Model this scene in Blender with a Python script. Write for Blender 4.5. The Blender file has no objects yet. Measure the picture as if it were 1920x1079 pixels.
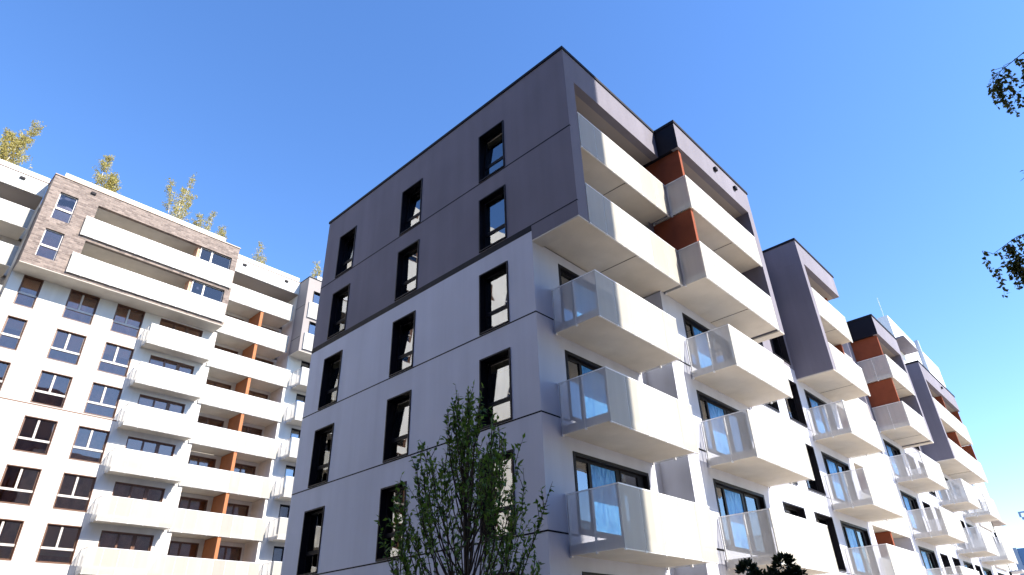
import bpy, bmesh, math, random
from mathutils import Vector, Matrix
SC = bpy.context.scene
COL = SC.collection
PI = math.pi

# ------------------------------------------------------------------ camera
CX, CY, CZ = -12.526, -10.535, 1.6
YAW, PIT, ROLL = 0.83075756, 0.52983289, -0.03398971
def cam_axes():
    sy, cy, sp, cp, sr, cr = (math.sin(YAW), math.cos(YAW), math.sin(PIT), math.cos(PIT), math.sin(ROLL), math.cos(ROLL))
    f = Vector((sy*cp, cy*cp, sp)); r = Vector((cy, -sy, 0)); u = r.cross(f)
    return cr*r + sr*u, -sr*r + cr*u, f
cd = bpy.data.cameras.new('camera'); cam = bpy.data.objects.new('camera', cd); COL.objects.link(cam)
cd.lens = 36*1201.0/1920; cd.sensor_width = 36; cd.sensor_fit = 'HORIZONTAL'
cd.clip_start = 0.1; cd.clip_end = 6000
r_, u_, f_ = cam_axes()
cam.matrix_world = Matrix(((r_.x, u_.x, -f_.x, CX), (r_.y, u_.y, -f_.y, CY), (r_.z, u_.z, -f_.z, CZ), (0, 0, 0, 1)))
SC.camera = cam

# ------------------------------------------------------------------ light
SUN_EL = math.radians(38.3)
SUN_AZ = math.radians(163.5)          # clockwise from +Y towards +X
sun_dir = Vector((math.sin(SUN_AZ)*math.cos(SUN_EL), math.cos(SUN_AZ)*math.cos(SUN_EL), math.sin(SUN_EL)))
sl = bpy.data.lights.new('sun', 'SUN'); sl.energy = 4.5; sl.angle = math.radians(0.53); sl.color = (1.0, 0.91, 0.77)
so = bpy.data.objects.new('sun', sl); COL.objects.link(so)
so.rotation_euler = (-sun_dir).to_track_quat('-Z', 'Y').to_euler(); so.location = (0, -60, 80)
W = bpy.data.worlds.new('World'); SC.world = W; W.use_nodes = True
nt = W.node_tree; nt.nodes.clear()
wo = nt.nodes.new('ShaderNodeOutputWorld'); bg = nt.nodes.new('ShaderNodeBackground')
sky = nt.nodes.new('ShaderNodeTexSky'); sky.sky_type = 'NISHITA'; sky.sun_disc = False
sky.sun_elevation = SUN_EL; sky.sun_rotation = SUN_AZ; sky.altitude = 0; sky.air_density = 1.0; sky.dust_density = 0.1; sky.ozone_density = 2.5
hs = nt.nodes.new('ShaderNodeHueSaturation'); hs.inputs['Saturation'].default_value = 1.2; hs.inputs['Hue'].default_value = 0.508
bg.inputs['Strength'].default_value = 0.15
nt.links.new(sky.outputs[0], hs.inputs['Color']); nt.links.new(hs.outputs[0], bg.inputs[0]); nt.links.new(bg.outputs[0], wo.inputs[0])
vs = SC.view_settings; vs.view_transform = 'Standard'; vs.look = 'None'; vs.gamma = 1; vs.use_curve_mapping = False
vs.exposure = 1.3
SC.cycles.max_bounces = 8; SC.cycles.transparent_max_bounces = 24; SC.cycles.sample_clamp_indirect = 6

# ------------------------------------------------------------------ materials
def new_mat(name):
    m = bpy.data.materials.new(name); m.use_nodes = True
    return m, m.node_tree, m.node_tree.nodes['Principled BSDF']
def N(t, kind, **kw):
    n = t.nodes.new(kind)
    for k, v in kw.items():
        if k in n.inputs: n.inputs[k].default_value = v
        else: setattr(n, k, v)
    return n
def render_mat(name, col, rough=0.9, var=0.06, bump=0.12, scale=60, patch=0.35, streak=0.0):
    """painted render / concrete: fine grain bump, faint cloudy tone changes, optional vertical streaks"""
    m, t, p = new_mat(name)
    tc = N(t, 'ShaderNodeTexCoord'); 
    big = N(t, 'ShaderNodeTexNoise', Scale=patch, Detail=4.0); fine = N(t, 'ShaderNodeTexNoise', Scale=scale, Detail=3.0)
    t.links.new(tc.outputs['Object'], big.inputs['Vector']); t.links.new(tc.outputs['Object'], fine.inputs['Vector'])
    mr = N(t, 'ShaderNodeMapRange'); mr.inputs['From Min'].default_value = 0.3; mr.inputs['From Max'].default_value = 0.7
    mr.inputs['To Min'].default_value = 1-var; mr.inputs['To Max'].default_value = 1+var
    t.links.new(big.outputs['Fac'], mr.inputs['Value'])
    last = mr.outputs[0]
    m2 = N(t, 'ShaderNodeMapRange'); m2.inputs['From Min'].default_value = 0.3; m2.inputs['From Max'].default_value = 0.7
    m2.inputs['To Min'].default_value = 1-var*0.8; m2.inputs['To Max'].default_value = 1+var*0.8
    t.links.new(fine.outputs['Fac'], m2.inputs['Value'])
    mu = N(t, 'ShaderNodeMath', operation='MULTIPLY'); t.links.new(last, mu.inputs[0]); t.links.new(m2.outputs[0], mu.inputs[1]); last = mu.outputs[0]
    if streak:
        mp = N(t, 'ShaderNodeMapping'); mp.inputs['Scale'].default_value = (2.2, 2.2, 0.12)
        t.links.new(tc.outputs['Object'], mp.inputs['Vector'])
        sn = N(t, 'ShaderNodeTexNoise', Scale=1.0, Detail=5.0); t.links.new(mp.outputs[0], sn.inputs['Vector'])
        m3 = N(t, 'ShaderNodeMapRange'); m3.inputs['From Min'].default_value = 0.35; m3.inputs['From Max'].default_value = 0.7
        m3.inputs['To Min'].default_value = 1+streak*0.3; m3.inputs['To Max'].default_value = 1-streak
        t.links.new(sn.outputs['Fac'], m3.inputs['Value'])
        mu = N(t, 'ShaderNodeMath', operation='MULTIPLY'); t.links.new(last, mu.inputs[0]); t.links.new(m3.outputs[0], mu.inputs[1]); last = mu.outputs[0]
    vm = N(t, 'ShaderNodeVectorMath', operation='SCALE'); vm.inputs[0].default_value = col[:3]; t.links.new(last, vm.inputs['Scale'])
    t.links.new(vm.outputs[0], p.inputs['Base Color'])
    p.inputs['Roughness'].default_value = rough
    if 'Specular IOR Level' in p.inputs: p.inputs['Specular IOR Level'].default_value = 0.25
    bp = N(t, 'ShaderNodeBump', Strength=bump, Distance=0.01); t.links.new(fine.outputs['Fac'], bp.inputs['Height']); t.links.new(bp.outputs[0], p.inputs['Normal'])
    return m
def metal_mat(name, col, rough=0.4, metallic=0.0):
    m, t, p = new_mat(name)
    tc = N(t, 'ShaderNodeTexCoord'); no = N(t, 'ShaderNodeTexNoise', Scale=3.0, Detail=3.0); t.links.new(tc.outputs['Object'], no.inputs['Vector'])
    mr = N(t, 'ShaderNodeMapRange'); mr.inputs['To Min'].default_value = rough-0.08; mr.inputs['To Max'].default_value = rough+0.08
    t.links.new(no.outputs['Fac'], mr.inputs['Value']); t.links.new(mr.outputs[0], p.inputs['Roughness'])
    p.inputs['Base Color'].default_value = (*col, 1); p.inputs['Metallic'].default_value = metallic
    if max(col) < 0.05: p.inputs['Specular IOR Level'].default_value = 0.15
    return m
def perforated_mat(name, col, solid=0.6):
    """white perforated sheet: punched holes let some light through"""
    m, t, p = new_mat(name)
    p.inputs['Roughness'].default_value = 0.55
    ge = N(t, 'ShaderNodeNewGeometry'); r1 = N(t, 'ShaderNodeMapRange'); r1.inputs['To Min'].default_value = 0.86; r1.inputs['To Max'].default_value = 1.05
    t.links.new(ge.outputs['Random Per Island'], r1.inputs['Value'])
    vm = N(t, 'ShaderNodeVectorMath', operation='SCALE'); vm.inputs[0].default_value = col; t.links.new(r1.outputs[0], vm.inputs['Scale']); t.links.new(vm.outputs[0], p.inputs['Base Color'])
    tc = N(t, 'ShaderNodeTexCoord'); no = N(t, 'ShaderNodeTexNoise', Scale=0.9, Detail=2.0)
    mp = N(t, 'ShaderNodeMapping'); mp.inputs['Scale'].default_value = (4, 4, 0.15)
    t.links.new(tc.outputs['Object'], mp.inputs['Vector']); t.links.new(mp.outputs[0], no.inputs['Vector'])
    mr = N(t, 'ShaderNodeMapRange'); mr.inputs['To Min'].default_value = solid-0.05; mr.inputs['To Max'].default_value = solid+0.05
    t.links.new(no.outputs['Fac'], mr.inputs['Value'])
    tr = N(t, 'ShaderNodeBsdfTransparent'); mx = N(t, 'ShaderNodeMixShader')
    t.links.new(mr.outputs[0], mx.inputs[0]); t.links.new(tr.outputs[0], mx.inputs[1]); t.links.new(p.outputs[0], mx.inputs[2])
    t.links.new(mx.outputs[0], t.nodes['Material Output'].inputs['Surface'])
    return m
def glass_mat(name, tint=(0.55, 0.6, 0.6), ior=3.2, wob=0.02):
    m, t, p = new_mat(name); t.nodes.remove(p)
    fr = N(t, 'ShaderNodeFresnel', IOR=ior); gl = N(t, 'ShaderNodeBsdfGlossy', Roughness=0.015); gl.inputs['Color'].default_value = (0.95, 0.97, 1, 1)
    tr = N(t, 'ShaderNodeBsdfTransparent'); tr.inputs['Color'].default_value = (*tint, 1)
    tc = N(t, 'ShaderNodeTexCoord'); no = N(t, 'ShaderNodeTexNoise', Scale=0.9, Detail=1.0); t.links.new(tc.outputs['Object'], no.inputs['Vector'])
    bp = N(t, 'ShaderNodeBump', Strength=wob, Distance=0.2); t.links.new(no.outputs['Fac'], bp.inputs['Height']); t.links.new(bp.outputs[0], gl.inputs['Normal'])
    mx = N(t, 'ShaderNodeMixShader'); t.links.new(fr.outputs[0], mx.inputs[0]); t.links.new(tr.outputs[0], mx.inputs[1]); t.links.new(gl.outputs[0], mx.inputs[2])
    t.links.new(mx.outputs[0], t.nodes['Material Output'].inputs['Surface'])
    return m
def film_mat():
    """blue protective film stuck wrinkled on the glass of a door"""
    m, t, p = new_mat('blue_film')
    tc = N(t, 'ShaderNodeTexCoord'); mp = N(t, 'ShaderNodeMapping'); mp.inputs['Scale'].default_value = (5, 5, 1.3)
    t.links.new(tc.outputs['Object'], mp.inputs['Vector'])
    no = N(t, 'ShaderNodeTexNoise', Scale=1.6, Detail=6.0, Distortion=1.2); t.links.new(mp.outputs[0], no.inputs['Vector'])
    cr = N(t, 'ShaderNodeValToRGB'); e = cr.color_ramp.elements
    e[0].position = 0.3; e[0].color = (0.02, 0.17, 0.52, 1); e[1].position = 0.72; e[1].color = (0.13, 0.42, 0.82, 1)
    t.links.new(no.outputs['Fac'], cr.inputs[0]); t.links.new(cr.outputs[0], p.inputs['Base Color'])
    bp = N(t, 'ShaderNodeBump', Strength=0.7, Distance=0.05); t.links.new(no.outputs['Fac'], bp.inputs['Height']); t.links.new(bp.outputs[0], p.inputs['Normal'])
    p.inputs['Roughness'].default_value = 0.22
    return m
def brick_mat():
    m, t, p = new_mat('pale_brick')
    tc = N(t, 'ShaderNodeTexCoord'); sp = N(t, 'ShaderNodeSeparateXYZ'); t.links.new(tc.outputs['Object'], sp.inputs[0])
    ad = N(t, 'ShaderNodeMath', operation='ADD'); t.links.new(sp.outputs[0], ad.inputs[0]); t.links.new(sp.outputs[1], ad.inputs[1])
    cb = N(t, 'ShaderNodeCombineXYZ'); t.links.new(ad.outputs[0], cb.inputs[0]); t.links.new(sp.outputs[2], cb.inputs[1])
    br = N(t, 'ShaderNodeTexBrick'); br.inputs['Scale'].default_value = 1.0
    br.inputs['Brick Width'].default_value = 0.42; br.inputs['Row Height'].default_value = 0.13; br.inputs['Mortar Size'].default_value = 0.016; br.inputs['Mortar Smooth'].default_value = 0.2
    br.inputs['Color1'].default_value = (0.29, 0.23, 0.20, 1); br.inputs['Color2'].default_value = (0.145, 0.11, 0.098, 1); br.inputs['Mortar'].default_value = (0.24, 0.205, 0.18, 1)
    t.links.new(cb.outputs[0], br.inputs['Vector'])
    no = N(t, 'ShaderNodeTexNoise', Scale=5.0, Detail=4.0); t.links.new(tc.outputs['Object'], no.inputs['Vector'])
    mx = N(t, 'ShaderNodeMixRGB', blend_type='OVERLAY'); mx.inputs[0].default_value = 0.4
    t.links.new(br.outputs['Color'], mx.inputs[1]); t.links.new(no.outputs['Fac'], mx.inputs[2]); t.links.new(mx.outputs[0], p.inputs['Base Color'])
    bp = N(t, 'ShaderNodeBump', Strength=0.6, Distance=0.02); t.links.new(br.outputs['Fac'], bp.inputs['Height']); bp.invert = True
    t.links.new(bp.outputs[0], p.inputs['Normal']); p.inputs['Roughness'].default_value = 0.9
    return m
def leaf_mat(name, a, b, trans=0.35):
    m, t, p = new_mat(name)
    at = N(t, 'ShaderNodeNewGeometry'); cr = N(t, 'ShaderNodeValToRGB'); e = cr.color_ramp.elements
    e[0].color = (*a, 1); e[1].color = (*b, 1); t.links.new(at.outputs['Random Per Island'], cr.inputs[0])
    t.links.new(cr.outputs[0], p.inputs['Base Color']); p.inputs['Roughness'].default_value = 0.5
    tl = N(t, 'ShaderNodeBsdfTranslucent'); t.links.new(cr.outputs[0], tl.inputs['Color'])
    mx = N(t, 'ShaderNodeMixShader'); mx.inputs[0].default_value = trans
    t.links.new(p.outputs[0], mx.inputs[1]); t.links.new(tl.outputs[0], mx.inputs[2]); t.links.new(mx.outputs[0], t.nodes['Material Output'].inputs['Surface'])
    return m
M = dict(
 white=render_mat('white_render', (0.53, 0.555, 0.655), var=0.05, streak=0.06),  # bluish: the blue cast of the shaded walls is put into this white
 sunwhite=render_mat('sunlit_white_render', (0.66, 0.645, 0.62), var=0.05, streak=0.08),  # white copy lifted and warmed: sunlight on the left block put into the colour
 white_far=render_mat('white_panel', (0.72, 0.74, 0.76), var=0.04, streak=0.06),
 grey=render_mat('grey_render', (0.185, 0.178, 0.222), var=0.09, bump=0.3, scale=40, streak=0.08),  # blue of the gable's shade is mixed into this grey
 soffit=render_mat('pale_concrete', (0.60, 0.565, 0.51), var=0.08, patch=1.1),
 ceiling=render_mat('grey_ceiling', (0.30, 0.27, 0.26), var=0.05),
 rust=render_mat('burnt_orange_panel', (0.40, 0.16, 0.075), var=0.1, patch=1.3, bump=0.05),
 orange=render_mat('rust_panel', (0.23, 0.062, 0.03), var=0.14, patch=1.3, bump=0.05),
 brick=brick_mat(),
 dark=metal_mat('dark_frame_metal', (0.010, 0.009, 0.014), 0.5),
 black=metal_mat('dark_joint', (0.008, 0.008, 0.014), 0.6),
 zinc=metal_mat('galvanised_bracket', (0.45, 0.44, 0.42), 0.45, 0.6),
 rail=metal_mat('white_coated_metal', (0.80, 0.81, 0.82), 0.4),
 pvc=metal_mat('flare_brown_frame', (0.13, 0.06, 0.035), 0.4),  # brown carries the warm lens flare over the left block's windows
 pale_frame=metal_mat('pale_window_bar', (0.5, 0.47, 0.45), 0.35),
 mesh=perforated_mat('perforated_sheet', (0.53, 0.515, 0.47), 0.56),
 mesh_side=perforated_mat('open_perforated_sheet', (0.74, 0.75, 0.76), 0.36),
 glass=glass_mat('window_glass'), glass_warm=glass_mat('flare_warmed_glass', (0.85, 0.66, 0.54), 1.9),  # warm pane tint stands for the lens flare on the left block
 room_warm=render_mat('flare_warmed_room', (0.62, 0.38, 0.26), var=0.25, patch=2.5, bump=0.0),  # room colour browned to carry the flare's warmth behind the left panes
 room=render_mat('room_plaster', (0.42, 0.40, 0.37), var=0.03, bump=0.0),
 blind=render_mat('cloth_blind', (0.62, 0.58, 0.5), var=0.04, bump=0.05),
 film=film_mat(),
 roof=render_mat('roof_gravel', (0.25, 0.24, 0.23), var=0.15, scale=25),
 bark=render_mat('bark', (0.055, 0.042, 0.034), var=0.25, bump=0.5, scale=30, patch=6),
 birch=render_mat('birch_bark', (0.55, 0.52, 0.47), var=0.3, bump=0.3, scale=14, patch=3),
 leaf=leaf_mat('dark_green_leaf', (0.04, 0.11, 0.014), (0.17, 0.29, 0.035)),
 bushleaf=leaf_mat('deep_green_leaf', (0.008, 0.018, 0.008), (0.02, 0.045, 0.012), 0.2),
 birchleaf=leaf_mat('birch_leaf', (0.03, 0.06, 0.015), (0.12, 0.13, 0.025), 0.4),
 topleaf=leaf_mat('yellow_green_leaf', (0.32, 0.30, 0.09), (0.56, 0.46, 0.15), 0.4),
 paving=render_mat('paving', (0.55, 0.46, 0.34), var=0.1, patch=0.6),
 asphalt=render_mat('asphalt', (0.05, 0.05, 0.055), var=0.2, patch=0.6),
 lawn=render_mat('lawn', (0.035, 0.06, 0.02), var=0.3, patch=0.8, scale=30),
 ground=render_mat('ground', (0.20, 0.19, 0.16), var=0.2, patch=0.1),
 bluewall=render_mat('blue_panel', (0.30, 0.36, 0.46), var=0.05),
)

# ------------------------------------------------------------------ mesh helpers
class MB:
    def __init__(s): s.v = []; s.f = []
    def quad(s, a, b, c, d):
        n = len(s.v); s.v += [a, b, c, d]; s.f.append((n, n+1, n+2, n+3))
    def box(s, x0, x1, y0, y1, z0, z1):
        n = len(s.v)
        s.v += [(x0,y0,z0),(x1,y0,z0),(x1,y1,z0),(x0,y1,z0),(x0,y0,z1),(x1,y0,z1),(x1,y1,z1),(x0,y1,z1)]
        s.f += [tuple(n+i for i in q) for q in ((0,3,2,1),(4,5,6,7),(0,1,5,4),(1,2,6,5),(2,3,7,6),(3,0,4,7))]
        return s
    def tube(s, pts, rads, k=6):
        n0 = len(s.v); m = len(pts)
        for i, (p, r) in enumerate(zip(pts, rads)):
            d = (pts[min(i+1, m-1)] - pts[max(i-1, 0)]).normalized()
            a = d.orthogonal().normalized(); b = d.cross(a)
            for j in range(k):
                w = p + a*(r*math.cos(2*PI*j/k)) + b*(r*math.sin(2*PI*j/k)); s.v.append(tuple(w))
        for i in range(m-1):
            for j in range(k):
                a0 = n0+i*k+j; b0 = n0+i*k+(j+1) % k
                s.f.append((a0, b0, b0+k, a0+k))
    def mesh(s, name, mat, smooth=False):
        me = bpy.data.meshes.new(name); me.from_pydata(s.v, [], s.f); me.materials.append(mat)
        if smooth:
            for p in me.polygons: p.use_smooth = True
        me.update(); return me
WORLD = {}
def link(name, me, parent=None, loc=(0, 0, 0), **props):
    o = bpy.data.objects.new(name, me); COL.objects.link(o)
    loc = Vector(loc); WORLD[o.name] = loc.copy()
    if parent is not None:
        o.parent = parent; o.location = loc - WORLD[parent.name]
    else: o.location = loc
    for k, v in props.items(): o[k] = v
    return o
def thing(name, label, cat, loc=(0, 0, 0), group=None):
    o = link(name, None, None, loc); o['label'] = label; o['category'] = cat; o.empty_display_size = 0.3
    if group: o['group'] = group
    return o
def part(name, mb, mat, parent, loc=None, smooth=False, **kw):
    """mesh given in world coordinates -> a child with its origin at loc"""
    loc = Vector(loc) if loc is not None else WORLD[parent.name]
    mb.v = [(v[0]-loc.x, v[1]-loc.y, v[2]-loc.z) for v in mb.v]
    return link(name, mb.mesh(name, mat, smooth), parent, loc, **kw)
def boxpart(name, mat, parent, *b, **kw):
    mb = MB(); mb.box(*b); return part(name, mb, mat, parent, loc=(b[0], b[2], b[4]), **kw)
def struct(name, mb, mat, kind='structure'):
    o = part_top(name, mb, mat); o['kind'] = kind; return o
def part_top(name, mb, mat, smooth=False):
    return link(name, mb.mesh(name, mat, smooth), None, (0, 0, 0))

def PM(plane):
    """(u, d, z): u along the wall, d inwards"""
    return (lambda u, d, z, c: (u, c+d, z)) if plane == 'Y' else (lambda u, d, z, c: (c+d, u, z))
def wall_mb(plane, c, u0, u1, z0, z1, holes=(), depth=0.28, mb=None):
    mb = mb or MB(); P = PM(plane)
    us = sorted({u0, u1, *[x for h in holes for x in h[:2]]}); zs = sorted({z0, z1, *[x for h in holes for x in h[2:4]]})
    us = [u for u in us if u0 <= u <= u1]; zs = [z for z in zs if z0 <= z <= z1]
    for a, b in zip(us, us[1:]):
        for e, f in zip(zs, zs[1:]):
            mu, mz = (a+b)/2, (e+f)/2
            if any(h[0] < mu < h[1] and h[2] < mz < h[3] for h in holes): continue
            mb.quad(P(a, 0, e, c), P(b, 0, e, c), P(b, 0, f, c), P(a, 0, f, c))
    for a, b, e, f in [h[:4] for h in holes]:
        for (p, q, r, s) in (((a,e),(a,f),0,0), ((b,e),(b,f),0,0), ((a,e),(b,e),0,0), ((a,f),(b,f),0,0)):
            mb.quad(P(p[0], 0, p[1], c), P(q[0], 0, q[1], c), P(q[0], depth, q[1], c), P(p[0], depth, p[1], c))
    return mb
CACHE = {}
def cached(key, fn):
    if key not in CACHE: CACHE[key] = fn()
    return CACHE[key]
def lbox(mb, plane, u0, u1, d0, d1, z0, z1):
    if plane == 'Y': mb.box(u0, u1, d0, d1, z0, z1)
    else: mb.box(d0, d1, u0, u1, z0, z1)
rnd = random.Random(7)
def window(parent, plane, c, u0, u1, z0, z1, kind='gable', depth=0.28, frame=None, lining=True, proud=0.03, light=False, tilt=False):
    """lining + sash frame (one mesh), panes, room behind; kind sets the bars"""
    w, h = round(u1-u0, 3), round(z1-z0, 3)
    fm = frame or M['dark']; ln = (0.10 if kind == 'door' else 0.05) if lining else 0.0
    bar = 0.07
    # glazing cells as fractions: (ua, ub, za, zb, sort)
    if kind == 'gable':   # vertical window: fixed light below, sash above
        cells = [(0, 1, 0, 0.33, 'glass'), (0, 1, 0.33, 1, 'sash')]
    elif kind == 'door':
        cells = [(0, 0.22, 0, 1, 'sash'), (0.22, 0.60, 0, 1, 'film'), (0.64, 0.92, 0, 1, 'sash')]
    elif kind == 'triple':
        cells = [(0, 0.335, 0, 1, 'glass'), (0.335, 0.64, 0, 1, 'sash'), (0.67, 1, 0, 1, 'sash')]
    elif kind == 'double':
        cells = [(0, 0.38, 0, 1, 'sash'), (0.38, 1, 0, 1, 'glass')]
    elif kind == 'cross':   # two sashes over a fixed light, pale bars
        cells = [(0, 1, 0, 0.37, 'glass'), (0, 0.46, 0.37, 1, 'sash'), (0.46, 1, 0.37, 1, 'sash')]
    elif kind == 'half':
        cells = [(0, 1, 0, 0.42, 'glass'), (0, 1, 0.42, 1, 'sash')]
    else: cells = [(0, 1, 0, 1, 'glass')]
    iu0, iu1, iz0, iz1 = ln, w-ln, ln, h-ln
    ax = 0 if plane == 'X' else 1
    def shear(mb, za):
        mb.v = [tuple(c+(max(0, v[2]-za)*0.085 if i == ax else 0) for i, c in enumerate(v)) for v in mb.v]
    def mk_frame():
        mb = MB()
        if lining:
            lbox(mb, plane, 0.002, ln, -proud, depth-0.003, 0.002, h-0.002); lbox(mb, plane, w-ln, w-0.002, -proud, depth-0.003, 0.002, h-0.002)
            lbox(mb, plane, ln, w-ln, -proud, depth-0.003, h-ln, h-0.002); lbox(mb, plane, ln, w-ln, -proud-0.015, depth-0.003, 0.002, ln)
        for (a, b, e, f, k) in cells:
            if tilt and k == 'sash': continue
            ua, ub = iu0+(iu1-iu0)*a, iu0+(iu1-iu0)*b; za, zb = iz0+(iz1-iz0)*e, iz0+(iz1-iz0)*f
            bb = bar*0.8 if k == 'glass' else bar
            d0, d1 = depth-0.075-(0.012 if k == 'sash' else 0), depth-0.02
            lbox(mb, plane, ua+.001, ua+bb, d0, d1, za+.001, zb-.001); lbox(mb, plane, ub-bb, ub-.001, d0, d1, za+.001, zb-.001)
            lbox(mb, plane, ua+bb, ub-bb, d0, d1, zb-bb, zb-.001); lbox(mb, plane, ua+bb, ub-bb, d0, d1, za+.001, za+bb)
        # fill strips between cells that do not touch
        if kind == 'door':
            for a, b in ((0.60, 0.64), (0.92, 1.0)):
                lbox(mb, plane, iu0+(iu1-iu0)*a, iu0+(iu1-iu0)*b, depth-0.07, depth-0.02, iz0, iz1)
        if kind == 'triple': lbox(mb, plane, iu0+(iu1-iu0)*.64, iu0+(iu1-iu0)*.67, depth-0.07, depth-0.02, iz0, iz1)
        return mb.mesh('window_frame', fm)
    key = (plane, w, h, kind, depth, fm.name, lining, proud, tilt)
    org = PM(plane)(u0, 0, z0, c)
    win = link('window' if kind not in ('door', 'triple', 'double') else 'balcony_door', cached(('wf',)+key, mk_frame), parent, org)
    # pale inner sash profile
    if kind == 'cross' or light:
        def mk_bar():
            mb = MB()
            zt = iz0+(iz1-iz0)*(0.37 if kind == 'cross' else 0.42)
            lbox(mb, plane, iu0+.02, iu1-.02, depth-0.11, depth-0.089, zt-0.06, zt+0.075)
            if kind == 'cross':
                um = iu0+(iu1-iu0)*0.46; lbox(mb, plane, um-0.06, um+0.06, depth-0.111, depth-0.089, zt+0.076, iz1-0.09)
            return mb.mesh('glazing_bar', M['pale_frame'])
        link('glazing_bar', cached(('gb',)+key, mk_bar), win, org)
    def mk_pane(a, b, e, f, k):
        ua, ub = iu0+(iu1-iu0)*a+0.03, iu0+(iu1-iu0)*b-0.03; za, zb = iz0+(iz1-iz0)*e+0.03, iz0+(iz1-iz0)*f-0.03
        mb = MB(); lbox(mb, plane, ua, ub, depth-0.05, depth-0.03, za, zb)
        return mb
    if kind == 'door':
        fc = cells[1]; link('film_pane', cached(('fp',)+key, lambda: mk_pane(*fc).mesh('film_pane', M['film'])), win, org)
    gm = M['glass_warm'] if fm in (M['pvc'], M['pale_frame']) else M['glass']
    for qi, q in enumerate(cells):
        if q[4] == 'film': continue
        def mk_glass():
            mb = mk_pane(*q)
            if tilt and q[4] == 'sash': shear(mb, iz0+(iz1-iz0)*q[2])
            return mb.mesh('pane', gm)
        link('pane', cached(('pn', qi, tilt, gm.name)+key, mk_glass), win, org)
    if tilt:
        def mk_sash():
            mb = MB(); a, b, e, f, k = [q for q in cells if q[4] == 'sash'][0]
            ua, ub = iu0+(iu1-iu0)*a+.02, iu0+(iu1-iu0)*b-.02; za, zb = iz0+(iz1-iz0)*e+.02, iz0+(iz1-iz0)*f-.02
            d0, d1 = depth-0.07, depth-0.015
            lbox(mb, plane, ua, ua+.055, d0, d1, za, zb); lbox(mb, plane, ub-.055, ub, d0, d1, za, zb); lbox(mb, plane, ua+.055, ub-.055, d0, d1, zb-.055, zb); lbox(mb, plane, ua+.055, ub-.055, d0, d1, za, za+.055)
            shear(mb, za); return mb.mesh('tilted_sash', fm)
        link('tilted_sash', cached(('ts',)+key, mk_sash), win, org)
    # room behind
    def mk_room():
        mb = MB(); e = 0.2; D = depth+(0.65 if plane == 'X' else 0.8 if gm is M['glass_warm'] else 2.2); P = PM(plane)
        a, b, z0_, z1_ = -e, w+e, -0.05, h+0.15
        def q(*pts): mb.quad(*[P(u, d, z, 0) for (u, d, z) in pts])
        s = depth-0.015
        q((a,D,z0_),(b,D,z0_),(b,D,z1_),(a,D,z1_)); q((a,s,z0_),(a,D,z0_),(a,D,z1_),(a,s,z1_)); q((b,s,z0_),(b,D,z0_),(b,D,z1_),(b,s,z1_))
        q((a,s,z1_),(b,s,z1_),(b,D,z1_),(a,D,z1_)); q((a,s,z0_),(b,s,z0_),(b,D,z0_),(a,D,z0_))
        q((a,s,z0_),(0,s,z0_),(0,s,z1_),(a,s,z1_)); q((w,s,z0_),(b,s,z0_),(b,s,z1_),(w,s,z1_)); q((0,s,h),(w,s,h),(w,s,z1_),(0,s,z1_))
        return mb.mesh('room', M['room_warm'] if gm is M['glass_warm'] else M['room'])
    link('room', cached(('rm',)+key, mk_room), win, org)
    # a blind in some windows
    t = rnd.random()
    if t < 0.45:
        fr = rnd.choice((0.35, 0.5, 0.62, 0.8)) if kind not in ('door',) else 0.0
        if fr:
            def mk_blind():
                mb = MB(); lbox(mb, plane, 0.1, w-0.1, depth+0.06, depth+0.068, h*(1-fr), h-0.06); return mb.mesh('blind', M['blind'])
            link('blind', cached(('bl', fr)+key, mk_blind), win, org)
    return win

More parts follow.
